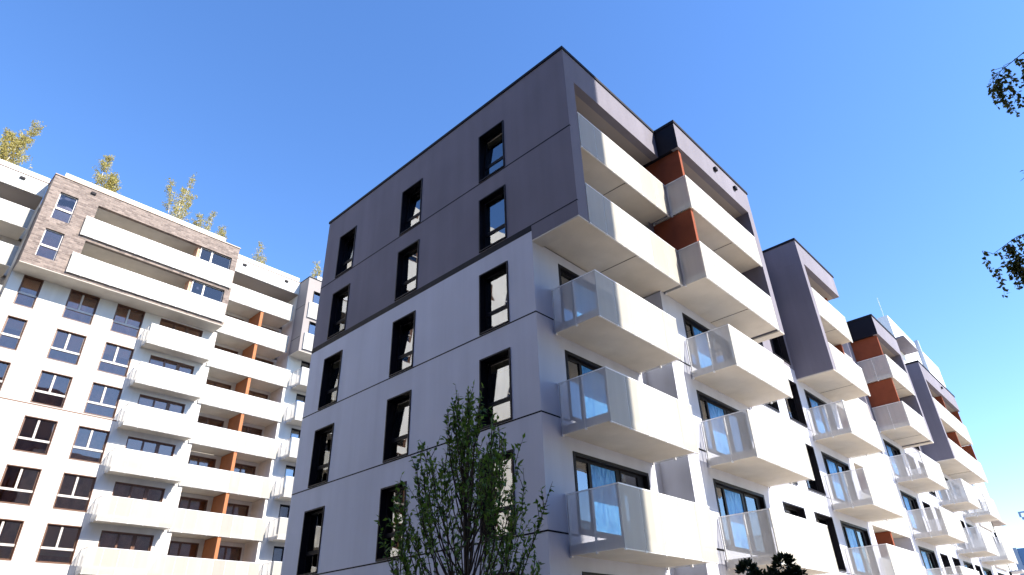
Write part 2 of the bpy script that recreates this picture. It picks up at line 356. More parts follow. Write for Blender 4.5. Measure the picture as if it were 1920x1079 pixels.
def balcony(parent, x0, x1, yw, yf, zb, left=True, right=True, h=1.46, slab=True, mat=None, name='balcony', side_mat=None, ceiling='soffit', skew=0):
    """slab with perforated sheet guards on posts; wall at y=yw, front at y=yf"""
    w, dpt = round(x1-x0, 3), round(yw-yf, 3); mat = mat or M['mesh']; sm = side_mat or M['mesh_side']
    key = (w, dpt, left, right, h, slab)
    org = (x0, yf, zb)
    def mk_slab():
        mb = MB(); mb.box(0.05, w-0.05, 0.05, dpt-0.002, 0.035, 0.26)
        return mb.mesh('slab', M[ceiling])
    b = link(name, cached(('sl', ceiling)+key, mk_slab), parent, org)
    npan = max(2, int(round(w/0.9)))
    def mk_front(): 
        mb = MB(); step = w/npan
        for i in range(npan): mb.box(i*step+(0.009 if i else 0), (i+1)*step-(0.009 if i < npan-1 else 0), 0, 0.006, 0.0, h)
        return mb.mesh('front_panel', mat)
    link('front_panel', cached(('fr', mat.name)+key, mk_front), b, org)
    def mk_side():
        mb = MB(); mb.box(0, 0.006, 0.008, dpt*0.5-0.003, 0.0, h); mb.box(0, 0.006, dpt*0.5+0.003, dpt-0.03, 0.0, h); return mb.mesh('side_panel', sm)
    if left: link('side_panel', cached(('sd', sm.name)+key, mk_side), b, org)
    if right: link('side_panel', cached(('sd', sm.name)+key, mk_side), b, (x1-0.006, yf, zb))
    def mk_rail():
        mb = MB(); mb.box(0, w, -0.004, 0.03, h, h+0.03)
        if left: mb.box(0, 0.03, 0.031, dpt-0.02, h, h+0.028)
        if right: mb.box(w-0.03, w, 0.031, dpt-0.02, h, h+0.028)
        mb.box(0.01, w-0.01, 0.012, 0.05, -0.02, 0.015)
        return mb.mesh('top_rail', M['rail'])
    link('top_rail', cached(('rl',)+key, mk_rail), b, org)
    def mk_post():
        mb = MB(); mb.box(-0.02, 0.02, 0.0, 0.045, 0.03, h); mb.box(-0.03, 0.03, -0.006, 0.05, -0.035, 0.028); return mb.mesh('post', M['rail'])
    pm = cached(('post', h), mk_post)
    for i in range(npan+1):
        xx = min(max(i*w/npan, 0.05), w-0.05)
        link('post', pm, b, (x0+xx, yf+0.008, zb))
    for on, xx in ((left, x0+0.03), (right, x1-0.03)):
        if on:
            for f in (0.5, 0.97): link('post', pm, b, (xx, yf+dpt*f-0.03, zb))
    return b

def leaf_quad(mb, p, d, n, L, Wd):
    """a pointed leaf folded along its midrib"""
    d = d.normalized(); s = d.cross(n)
    if s.length < 1e-4: s = d.orthogonal()
    s.normalize(); n = s.cross(d)
    a = p; m1 = p + d*(L*.45) + s*(Wd*.5) + n*(Wd*.14); t = p + d*L; m2 = p + d*(L*.45) - s*(Wd*.5) + n*(Wd*.14); mid = p + d*(L*.5)
    k = len(mb.v); mb.v += [tuple(a), tuple(m1), tuple(t), tuple(m2)]; mb.f += [(k, k+1, k+2), (k, k+2, k+3)]

# ------------------------------------------------------------------ ground
g = MB(); g.quad((-1500, -1500, -0.01), (1500, -1500, -0.01), (1500, 1500, -0.01), (-1500, 1500, -0.01)); struct('ground', g, M['ground'])
g = MB(); g.quad((0.0, -70, 0.0), (110, -70, 0.0), (110, 0.5, 0.0), (0.0, 0.5, 0.0)); struct('pavement', g, M['paving'])
g = MB(); g.quad((-60, -17.5, 0.0), (-0.004, -17.5, 0.0), (-0.004, 12.0, 0.0), (-60, 12.0, 0.0)); struct('road', g, M['asphalt'])
g = MB(); g.quad((-60, 12.004, 0.0), (0, 12.004, 0.0), (0, 30, 0.0), (-60, 30, 0.0)); struct('lawn', g, M['lawn'])
g = MB(); g.quad((-60, 30.004, 0.0), (110, 30.004, 0.0), (110, 36.8, 0.0), (-60, 36.8, 0.0)); struct('path', g, M['paving'])

# ================================================================== main block
J = [1.33, 4.34, 7.35, 10.36, 13.43, 16.43]      # floor joints
ROOF = 20.13; SOF = 12.87; FASB = 18.77
WY = -1.03                                        # recessed south wall of the inner bays
SB = {j: round(j-0.5, 2) for j in J}; SB[4.34] = 3.81; SB[7.35] = 6.84; SB[10.36] = 9.88; SB[13.43] = SOF; SB[16.43] = 15.9
LOW = [1.33, 4.34, 7.35, 10.36]
mainb = thing('apartment_building', 'foreground apartment block with dark grey top floors over white walls and a shaded gable', 'apartment building', (0, 0, 0))

# gable (plane X=0)
GW = [(1.05, 2.33), (5.6, 6.9), (10.16, 11.45)]
ghl = [(a, b, j+0.04, j+2.22) for a, b in GW for j in LOW]
ghu = [(a, b, j+0.04, j+2.24) for a, b in GW for j in (13.43, 16.43)]
GD = 12.6
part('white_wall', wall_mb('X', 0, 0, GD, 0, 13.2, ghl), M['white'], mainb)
part('grey_wall', wall_mb('X', 0, -1.83, GD, 13.43, ROOF-0.1, ghu), M['grey'], mainb)
boxpart('wall_band', M['black'], mainb, -0.004, 0.2, 0.002, GD, 13.2, 13.43)
boxpart('grey_wall', M['grey'], mainb, 0.0, 0.5, -1.83, -0.003, SOF, 13.429)
for a, b in GW:
    for j in LOW: window(mainb, 'X', 0, a, b, j+0.04, j+2.22, 'gable', tilt=(round(a), round(j)) in ((1, 7), (6, 7), (6, 10), (10, 10)))
    for j in (13.43, 16.43): window(mainb, 'X', 0, a, b, j+0.04, j+2.24, 'gable', tilt=j > 15)
for j in LOW: boxpart('wall_joint', M['black'], mainb, -0.004, 0.05, -0.004, GD, j-0.022, j+0.022)
boxpart('wall_joint', M['black'], mainb, -0.004, 0.05, -1.834, GD, 16.40, 16.45)
boxpart('wall_joint', M['black'], mainb, -0.004, 0.05, -1.834, 0, 13.39, 13.43)
# coping of the roof edge along all bays
def coping(u0, u1, y, x_is=None):
    if x_is is None: boxpart('coping', M['black'], mainb, u0, u1, y-0.04, y+0.5, ROOF-0.1, ROOF+0.02)
boxpart('coping', M['black'], mainb, -0.04, 0.5, -1.33, GD+0.04, ROOF-0.1, ROOF+0.02)
coping(-0.04, 5.9, -1.83); coping(5.86, 12.44, -2.72); coping(12.44, 17.71, WY); coping(17.71, 23.24, -2.76); coping(23.24, 29.86, WY)
coping(29.86, 35.14, -2.75); coping(35.14, 40.46, WY); coping(40.46, 51.56, -2.73)
for x, ya, yb in ((5.86, -2.22, -1.83), (12.04, -2.22, WY), (17.71, -2.26, WY), (22.8, -2.26, WY), (29.86, -2.25, WY), (34.7, -2.25, WY), (40.46, -2.23, WY)):
    boxpart('coping', M['black'], mainb, x, x+0.4, ya, yb+0.5, ROOF-0.101, ROOF+0.018)
boxpart('roof', M['roof'], mainb, 0.5, 51.4, -0.9, GD-0.1, ROOF-0.6, ROOF-0.35)
mb = MB(); mb.quad((0, GD, 0), (51.5, GD, 0), (51.5, GD, ROOF), (0, GD, ROOF)); mb.quad((51.5, -1.03, 0), (51.5, GD, 0), (51.5, GD, ROOF), (51.5, -1.03, ROOF))
part('back_wall', mb, M['white'], mainb)

# south doors and windows: (x0, x1, kind) per bay; y plane
DOORS = dict(A=(1.22, 4.93, 0.0), B=(7.1, 10.82, WY), D=(18.4, 21.9, WY), E=(30.35, 33.6, WY), F=(40.75, 43.4, WY), G=(46.5, 49.3, WY))
WINS = [(12.42, 14.42, WY), (15.48, 17.42, WY), (34.85, 36.6, WY), (37.75, 39.5, WY), (44.0, 45.7, WY)]
# wall A
ah = [(1.22, 4.93, j+0.05, j+2.17) for j in LOW]
part('white_wall', wall_mb('Y', 0.0, 0, 5.7, 0, SOF, ah), M['white'], mainb)
part('grey_wall', wall_mb('Y', 0.0, 0.5, 5.7, SOF+.3, FASB, [(1.22, 4.93, j+0.05, j+2.17) for j in (13.43, 16.43)]), M['grey'], mainb)
mb = MB(); mb.quad((5.7, 0, 0), (5.7, WY, 0), (5.7, WY, SOF), (5.7, 0, SOF)); part('white_wall', mb, M['white'], mainb)
# inner bays: lower wall Y=-1.03 from 5.7 to 22.87, 29.3 .. 51.5
lh = [(a, b, j+0.05, j+2.17) for (a, b, y) in [DOORS['B'], DOORS['D']]+WINS[:2] for j in LOW]
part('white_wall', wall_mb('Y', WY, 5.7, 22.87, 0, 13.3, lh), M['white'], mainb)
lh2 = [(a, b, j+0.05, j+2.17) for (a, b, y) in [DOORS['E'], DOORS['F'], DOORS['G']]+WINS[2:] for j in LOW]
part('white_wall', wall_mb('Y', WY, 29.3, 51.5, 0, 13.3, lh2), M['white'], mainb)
uh = [(a, b, j+0.05, j+2.17) for (a, b, y) in [DOORS['B'], DOORS['D']]+WINS[:2] for j in (13.43, 16.43)]
part('grey_wall', wall_mb('Y', WY, 5.7, 22.87, 13.3, ROOF-0.1, uh), M['grey'], mainb)
uh2 = [(a, b, j+0.05, j+2.17) for (a, b, y) in [DOORS['E'], DOORS['F'], DOORS['G']]+WINS[2:4] for j in (13.43, 16.43)]
part('grey_wall', wall_mb('Y', WY, 29.3, 51.5, 13.3, ROOF-0.1, uh2), M['grey'], mainb)
for k, (a, b, y) in DOORS.items():
    for j in LOW+[13.43, 16.43]: window(mainb, 'Y', y, a, b, j+0.05, j+2.17, 'door', depth=0.2, lining=True, proud=0.015)
for (a, b, y) in WINS:
    for j in LOW+([13.43, 16.43] if a < 40 else []): window(mainb, 'Y', y, a, b, j+0.05, j+2.17, 'plain', depth=0.3)
for j in LOW:
    boxpart('wall_joint', M['black'], mainb, -0.004, 1.22, -0.004, 0.05, j-0.0221, j+0.0221)
    boxpart('wall_joint', M['black'], mainb, 10.82, 22.8, WY-0.003, WY+0.05, j-0.012, j+0.012)
    boxpart('wall_joint', M['black'], mainb, 5.75, 7.1, WY-0.004, WY+0.05, j-0.03, j+0.03)
    boxpart('wall_joint', M['black'], mainb, 33.7, 40.6, WY-0.003, WY+0.05, j-0.012, j+0.012)

# upper protruding boxes -----------------------------------------------------
def upper_box(x0, x1, yf, yw, left_wall, right_wall, panels, groove=None):
    """fascia, floors and side walls of a two storey projecting bay; panels = list of (xa, xb)"""
    xl = x0+(left_wall or 0); xr = x1-(right_wall or 0)
    boxpart('fascia', M['grey'], mainb, max(x0, 0.004), x1, yf, yf+0.3, FASB, ROOF-0.1)
    if not left_wall: boxpart('fascia', M['black'], mainb, x0-0.003, x0+0.3, yf+0.012, yw, FASB+0.001, ROOF-0.101)
    if left_wall:
        xo = x0 if x0 > 1 else 0.004
        boxpart('side_wall', M['grey'], mainb, xo, xl, yf+0.001, yw, SOF-0.01 if x0 > 1 else 13.431, FASB)
        boxpart('side_wall', M['grey'], mainb, xo, xl, yf+0.301, yw, FASB+0.001, ROOF-0.101)
    if right_wall: boxpart('side_wall', M['grey'], mainb, xr, x1, yf+0.001, yw, SOF-0.01, FASB)
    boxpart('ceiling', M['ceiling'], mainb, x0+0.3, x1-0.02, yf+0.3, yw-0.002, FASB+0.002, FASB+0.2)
    if left_wall: boxpart('soffit_edge', M['soffit'], mainb, x0+.005, xl, yf+0.005, yw, SOF-0.06, SOF-0.01)
    if right_wall: boxpart('soffit_edge', M['soffit'], mainb, xr, x1-.005, yf+0.005, yw, SOF-0.06, SOF-0.01)
    for zb in (SOF, 15.9):
        for i, (xa, xb) in enumerate(panels):
            balcony(mainb, xa, xb, yw, yf, zb, left=(i == 0 and not left_wall), right=False)
        xm = (x0+x1)/2+0.2
        boxpart('slab_joint', M['black'], mainb, xm, xm+0.025, yf+0.1, yw-0.03, zb+0.028, zb+0.034)
upper_box(0.0, 5.9, -1.83, 0.0, 0.5, 0, [(0.53, 5.93)])
upper_box(5.9, 12.4, -2.72, WY, 0, 0.45, [(5.98, 11.93)])
upper_box(17.75, 23.2, -2.76, WY, 0.42, 0, [(18.2, 22.95)])
upper_box(29.9, 35.1, -2.75, WY, 0, 0.45, [(30.0, 34.63)])
upper_box(40.5, 51.5, -2.73, WY, 0.4, 0, [(40.93, 46.0), (46.03, 51.4)])
# rust coloured dividers
for x, yf in ((6.05, -2.62), (22.72, -2.2), (30.1, -2.6), (45.9, -2.6), (51.2, -2.6)):
    for zb in (SOF+0.26, 15.9+0.26):
        boxpart('divider', M['orange'], mainb, x, x+0.17, yf, WY-0.002, zb, zb+2.76 if zb < 14 else FASB)
for x, y in ((9.1, -2.72), (46.4, -2.73), (10.9+0.01, -2.72)):
    boxpart('drain_spout', M['black'], mainb, x-0.1, x+0.1, y-0.12, y+0.05, 19.45, 19.6)

# balconies of the lower floors ------------------------------------------------
for j in LOW:
    balcony(mainb, 0.76, 5.25, 0.0, -1.66, SB[j])
    balcony(mainb, 6.9, 11.45, WY, -2.71, SB[j])
    balcony(mainb, 17.8, 22.4, WY, -2.71, SB[j])
    balcony(mainb, 30.05, 34.55, WY, -2.72, SB[j])
    balcony(mainb, 39.85, 43.6, WY, -2.72, SB[j])
    balcony(mainb, 46.6, 50.45, WY, -2.72, SB[j])
# recessed loggias between the bays
def loggia(x0, x1, y, top, levels, parent, depth, div, wall_m, div_m, up_from=13.0):
    for j in levels:
        zb = round(j-0.5, 2)
        balcony(parent, x0+.01, x1-.01, y+depth, y+0.01, zb, left=False, right=False)
        w = [(x0+0.9, x0+2.9, j+0.05, j+2.17), (div+0.9, div+2.7, j+0.05, j+2.17)] if div else [((x0+x1)/2-1, (x0+x1)/2+1, j+0.05, j+2.17)]
        part('loggia_wall', wall_mb('Y', y+depth, x0, x1, zb+0.26, zb+3.05, w), wall_m, parent)
        for (a, b, e, f) in w: window(parent, 'Y', y+depth, a, b, e, f, 'double', depth=0.15, proud=0.015)
        if div: boxpart('divider', div_m, parent, div, div+0.2, y+0.12, y+depth-0.002, zb+0.262, zb+3.02)
loggia(22.87, 29.3, WY, ROOF, J[1:], mainb, 1.75, 26.1, M['white'], M['orange'])
for x in (22.87, 29.3):
    mb = MB(); mb.quad((x, WY, 0), (x, WY+1.76, 0), (x, WY+1.76, ROOF-.1), (x, WY, ROOF-.1)); part('side_wall', mb, M['white'], mainb)
boxpart('fascia', M['grey'], mainb, 22.87, 29.3, WY, WY+1.76, FASB, ROOF-0.1)

# ================================================================== left block
LY = 36.9; LB = 35.28
LJ = [1.4, 4.4, 7.4, 10.4, 13.4, 16.4, 19.37, 22.35]
leftb = thing('apartment_building', 'tall sunlit white block on the left with a brick clad box on top', 'apartment building', (0, LY, 0))
LW = [(-8.0, -6.87), (-5.27, -3.45), (-2.3, -0.43)]
PD = M['pvc']
hl = [(a, b, j+0.03, j+2.2) for a, b in LW for j in LJ]+[(0.69, 3.83, j+0.03, j+2.1) for j in LJ]
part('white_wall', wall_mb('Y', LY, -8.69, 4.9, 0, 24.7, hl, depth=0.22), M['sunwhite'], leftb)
for i, (a, b) in enumerate(LW):
    for j in LJ: window(leftb, 'Y', LY, a, b, j+0.03, j+2.2, 'cross' if i else 'half', depth=0.22, frame=PD, proud=0.0, light=True)
for j in LJ: window(leftb, 'Y', LY, 0.69, 3.83, j+0.03, j+2.1, 'triple', depth=0.2, frame=PD, proud=0.0)
for j in LJ:
    t_ = 0.09 if j == 16.4 else 0.012
    boxpart('wall_joint', PD if j == 16.4 else M['grey'], leftb, -8.6, -0.25, LY-0.004, LY+0.05, j-t_-0.012, j-0.012)
for j in LJ: balcony(leftb, -0.15, 4.4, LY, 35.68, round(j-0.55, 2))
# brick box
BX0, BX1, BZ0, BZ1 = -8.69, 4.6, 24.6, 31.75
bh = [(-8.05, -6.95, 25.33, 27.47), (-8.05, -6.95, 28.33, 30.5), (-5.71, 4.15, 25.1, 27.55), (-5.71, 4.15, 28.1, 30.57)]
mb = wall_mb('Y', LB, BX0, BX1, BZ0, BZ1-0.08, bh, depth=0.3)
mb.quad((BX0, LB, BZ0), (BX0, LY, BZ0), (BX0, LY, BZ1-.08), (BX0, LB, BZ1-.08)); mb.quad((BX1, LB, BZ0), (BX1, LY, BZ0), (BX1, LY, BZ1-.08), (BX1, LB, BZ1-.08))
part('brick_wall', mb, M['brick'], leftb)
boxpart('soffit', M['soffit'], leftb, BX0+.01, BX1-.01, LB+0.01, LY-.002, BZ0-0.05, BZ0-0.002)
boxpart('coping', PD, leftb, BX0-0.04, BX1+0.04, LB-0.05, LY+0.1, BZ1-0.08, BZ1)
for e, f in ((25.33, 27.47), (28.33, 30.5)): window(leftb, 'Y', LB, -8.05, -6.95, e, f, 'half', depth=0.22, frame=M['pale_frame'], lining=False, proud=0, light=True)
for e, f in ((25.1, 27.55), (28.1, 30.57)):
    boxpart('ceiling', M['soffit'], leftb, -5.9, 1.7, LB+0.3, LY+0.7, f+0.001, f+0.15)
    boxpart('loggia_floor', M['soffit'], leftb, -5.9, 4.15, LB+0.3, LY+0.7, e-0.2, e-0.001)
    boxpart('side_wall', M['sunwhite'], leftb, -5.9, -5.712, LB+0.3, LY+0.7, e, f)
    boxpart('side_wall', M['sunwhite'], leftb, 1.72, 1.85, LB+0.45, LY+0.7, e, f)
    part('loggia_wall', wall_mb('Y', LY+0.7, -5.9, 1.9, e-.2, f+.1, [(-5.2, -2.4, e+.1, e+2.2), (-1.4, 1.2, e+.1, e+2.2)]), M['sunwhite'], leftb)
    for a, b in ((-5.2, -2.4), (-1.4, 1.2)): window(leftb, 'Y', LY+0.7, a, b, e+.1, e+2.2, 'double', depth=0.15, frame=PD, proud=0)
    window(leftb, 'Y', LB, 1.72, 4.15, e, f, 'double', depth=0.25, frame=M['pale_frame'], lining=False, proud=0)
    balcony(leftb, -6.18, 4.5, LB-0.002, LB-0.16, round(e-0.26, 2), left=False, right=False, name='balcony_guard')
# long loggias right (S2) and left (S0)
def long_loggia(x0, x1, levels, div, px0, px1, pu):
    yb = LY+2.0
    for j in levels:
        zb = round(j-0.55, 2); up = j > 24
        balcony(leftb, px0, pu if up else px1, yb, LY-0.14, zb, left=False, right=not up, name='long_balcony')
        a0 = x0+0.75
        w = [(a0, a0+2.0, j+0.03, j+2.2)]+([(div+1.0, div+2.85, j+0.03, j+2.2)] if div else [])
        part('loggia_wall', wall_mb('Y', yb, x0, x1, zb+0.26, zb+3.02, w), M['sunwhite'], leftb)
        for (a, b, e, f) in w: window(leftb, 'Y', yb, a, b, e, f, 'double', depth=0.15, frame=PD, proud=0.0)
        if div and j < 28: boxpart('divider', M['rust'], leftb, div, div+0.24, LY-0.05, yb-.002, zb+0.262, zb+2.99)
    for x in (x0, x1):
        mb = MB(); mb.quad((x, LY, 0), (x, yb, 0), (x, yb, 30.5), (x, LY, 30.5)); part('side_wall', mb, M['sunwhite'], leftb)
    boxpart('fascia', M['sunwhite'], leftb, x0-0.3, x1+0.0, LY-0.1, yb+0.2, 30.5, 31.7)
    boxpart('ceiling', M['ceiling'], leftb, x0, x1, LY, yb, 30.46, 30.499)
    boxpart('coping', PD, leftb, x0-0.3, x1+0.04, LY-0.14, yb+0.2, 31.7, 31.75)
ALLJ = LJ[1:]+[25.3, 28.3]
long_loggia(4.9, 11.05, ALLJ, 8.0, 4.6, 11.4, 10.78)
long_loggia(-16.5, -8.71, ALLJ, None, -16.4, -8.85, -8.85)
boxpart('pier', M['sunwhite'], leftb, 11.06, 11.34, LY-0.02, LY+0.4, 0, 24.6)
# corner box S3
S0x, S1x = 11.06, 17.0
sh = [(11.66, 13.4, 25.4, 27.5), (11.66, 13.4, 28.4, 30.5)]
mb = wall_mb('Y', LB, S0x, S1x, BZ0, BZ1-0.08, sh, depth=0.25)
mb.quad((S0x, LB, BZ0), (S0x, LY+0.5, BZ0), (S0x, LY+.5, BZ1-.08), (S0x, LB, BZ1-.08)); mb.quad((S1x, LB, BZ0), (S1x, LY, BZ0), (S1x, LY, BZ1-.08), (S1x, LB, BZ1-.08))
part('grey_wall', mb, render_mat('light_grey_render', (0.30, 0.275, 0.27), var=0.05), leftb)
boxpart('soffit', M['soffit'], leftb, S0x+.01, S1x-.01, LB+0.01, LY-.002, BZ0-0.05, BZ0-0.002)
boxpart('coping', M['black'], leftb, S0x-0.03, S1x+0.04, LB-0.04, LY+0.3, BZ1-0.08, BZ1+.002)
for zj in (25.9, 28.95): boxpart('wall_joint', M['black'], leftb, S0x-0.004, S0x+0.02, LB+.1, LY, zj, zj+0.04)
for (a, b, e, f) in sh:
    window(leftb, 'Y', LB, a, b, e, f, 'half', depth=0.25)
    balcony(leftb, 11.34, 14.0, LB-0.002, LB-0.14, round(e-0.6, 2), left=True, right=True, name='balcony_guard', h=1.45)
h3 = [(12.35, 14.6, j+0.03, j+2.2) for j in LJ]
part('white_wall', wall_mb('Y', LY+0.05, 11.34, S1x, 0, 24.6, h3), M['sunwhite'], leftb)
for (a, b, e, f) in h3: window(leftb, 'Y', LY+0.05, a, b, e, f, 'double', depth=0.2, proud=0.0)
for j in LJ: balcony(leftb, 11.7, 15.2, LY+0.05, 35.4, round(j-0.55, 2))
# roof edge upstand and body
for (a, b, y) in ((-8.15, 3.45, LB+0.32), (4.62, 11.05, LY+0.2), (-16.5, -8.72, LY+0.2), (12.0, S1x, LB+0.32)):
    boxpart('roof_upstand', M['white_far'], leftb, a, b, y, y+0.15, 31.752, 32.32)
mb = MB()
mb.box(-16.5, S1x, LY+2.6, 52, 31.2, 31.5); part('roof', mb, M['roof'], leftb)
mb = MB(); mb.quad((S1x, LY, 0), (S1x, 52, 0), (S1x, 52, 31.7), (S1x, LY, 31.7)); mb.quad((-16.5, LY, 0), (-16.5, 52, 0), (-16.5, 52, 31.7), (-16.5, LY, 31.7)); mb.quad((-16.5, 52, 0), (S1x, 52, 0), (S1x, 52, 31.7), (-16.5, 52, 31.7))
part('back_wall', mb, M['sunwhite'], leftb)
for x, y in ((-6.25, LB), (5.84, LY-0.1), (9.72, LY-0.1), (-10.2, LY-0.1)):
    boxpart('drain_spout', M['black'], leftb, x-0.16, x+0.16, y-0.1, y+0.05, 31.25, 31.42)

# ================================================================== other buildings
# block behind the camera whose corner shades the near end of the main block
capb = thing('apartment_building', 'plain grey slab behind the viewer that shades the near corner', 'apartment building', (-8, -26, 0))
EX = 1.85+(18.0-1.66)*math.tan(math.radians(16.5))
fh = [(x, x+1.6, z, z+1.6) for x in (-19, -15, -11, -7, -3, 1) for z in (2, 5, 8, 11, 14, 17, 20, 23, 26, 29)]
mb = wall_mb('Y', -18.0, -24, EX, 0, 36, [], 0.2); mb.box(-23.99, EX-.01, -32, -18.02, 0, 35.99); part('wall', mb, M['grey'], capb)

# unseen dark block added on the west side to dim the shaded gable
wst = thing('apartment_building', 'unseen dark brick slab added far left of the viewer to darken the gable', 'apartment building', (-40, 0, 0))
mb = MB(); mb.box(-56, -36, -40, 22, 0, 34); part('brick_wall', mb, M['brick'], wst)
for y in range(-36, 20, 6):
    for z in range(2, 32, 4): boxpart('window', M['dark'], wst, -36.05, -35.99, y, y+1.8, z, z+1.9)
# white block continuing the left block westwards
nb = thing('apartment_building', 'plain white neighbour block beyond the left end of the left block', 'apartment building', (-32, LY, 0))
nh = [(x, x+1.9, j+0.03, j+2.2) for x in (-44, -40, -36, -32, -28, -24, -20) for j in LJ]
nh += [(x, x+1.9, z, z+2.1) for x in (-44, -40, -36, -32, -28, -24, -20) for z in (28, 34, 40, 46)]
mb = wall_mb('Y', LY+0.4, -46, -16.8, 0, 51, nh, depth=0.22); mb.box(-46, -16.82, LY+2.8, 50, 0, 50.9); part('white_wall', mb, M['sunwhite'], nb)
for (a, b, e, f) in nh: window(nb, 'Y', LY+0.4, a, b, e, f, 'cross', depth=0.22, frame=PD, proud=0.0)
# white tower far behind
tow = thing('tower_block', 'bright white and pale blue tower rising behind the far roofline of the main block', 'tower', (64.1, 2, 0))
mb = MB(); mb.box(64.14, 86.4, 2.0, 3.06, 0, 34.4); part('wall', mb, M['white_far'], tow)
for z in range(4, 34, 3): boxpart('floor_joint', M['grey'], tow, 64.13, 64.2, 2.1, 3.0, z, z+0.06)
boxpart('fin', M['bluewall'], tow, 75.2, 75.75, 1.6, 1.99, 0, 34.8)
for x in (67.5, 70.5, 73, 78.5, 81.5, 84):
    for z in range(2, 32, 3):
        if rnd.random() < 0.75: boxpart('window', M['dark'], tow, x, x+0.5, 1.985, 1.998, z+0.5, z+1.6)
boxpart('canopy', M['grey'], tow, 60.5, 66.0, 0.6, 1.98, 30.0, 30.15)
boxpart('antenna', M['rail'], tow, 64.6, 64.65, 2.4, 2.45, 34.4, 37.0)
# next block along the street
nxt = thing('apartment_building', 'small far block with blue windows beyond the right end of the balconies', 'apartment building', (52, 0, 0))
mb = wall_mb('Y', -0.95, 51.52, 57.6, 0, 13.6, [(52.2, 56.9, j+.05, j+2.2) for j in LOW], .5); mb.quad((57.6, -.95, 0), (57.6, 10, 0), (57.6, 10, 13.6), (57.6, -.95, 13.6)); part('wall', mb, M['white'], nxt)
for j in LOW:
    window(nxt, 'Y', -0.95, 52.2, 56.9, j+.05, j+2.2, 'triple', depth=0.4)
    balcony(nxt, 52.0, 57.0, -0.95, -1.15, round(j-.45, 2), left=False, right=False)
boxpart('canopy', M['ceiling'], nxt, 57.7, 63.3, -1.4, 3, 11.1, 11.25)
mb = MB(); mb.box(57.62, 60.2, -0.7, 8, 0, 11.09); part('glazed_stair', mb, glass_mat('blue_glass', (0.2, 0.3, 0.45), 1.9), nxt)
for x in (57.7, 58.5, 59.3, 60.1): boxpart('mullion', M['dark'], nxt, x, x+0.09, -0.78, -0.69, 0, 11.1)
boxpart('canopy', M['white'], nxt, 60.0, 63.0, -1.6, 2.0, 7.05, 7.15)
# glass office far away
off = thing('office_building', 'dark blue glass office far off at the lower right edge', 'office building', (150, 0, 0))
mb = MB(); mb.box(150, 175, -12, 22, 0, 17.7); part('curtain_wall', mb, metal_mat('blue_curtain_glass', (0.05, 0.12, 0.27), 0.15, 0.3), off)
for y in range(-12, 22, 3): boxpart('facade_rib', M['bluewall'], off, 149.7, 149.99, y, y+0.9, 0, 17.85)
for z in range(2, 17, 4): boxpart('floor_band', M['bluewall'], off, 149.8, 149.99, -12, 22, z, z+0.7)
crane = thing('tower_crane', 'tiny dark crane jib tip at the right edge of the sky', 'crane', (160, 2, 0))
mb = MB(); mb.box(160, 160.5, 1.5, 2, 0, 27); part('mast', mb, M['bluewall'], crane)
mb = MB(); mb.box(160.1, 160.4, 2.01, 7.6, 25.2, 25.5); mb.box(160.1, 160.4, 2.01, 7.3, 23.9, 24.4); mb.box(160.1, 160.4, 7.2, 7.6, 24.4, 25.2); part('jib', mb, M['bluewall'], crane)

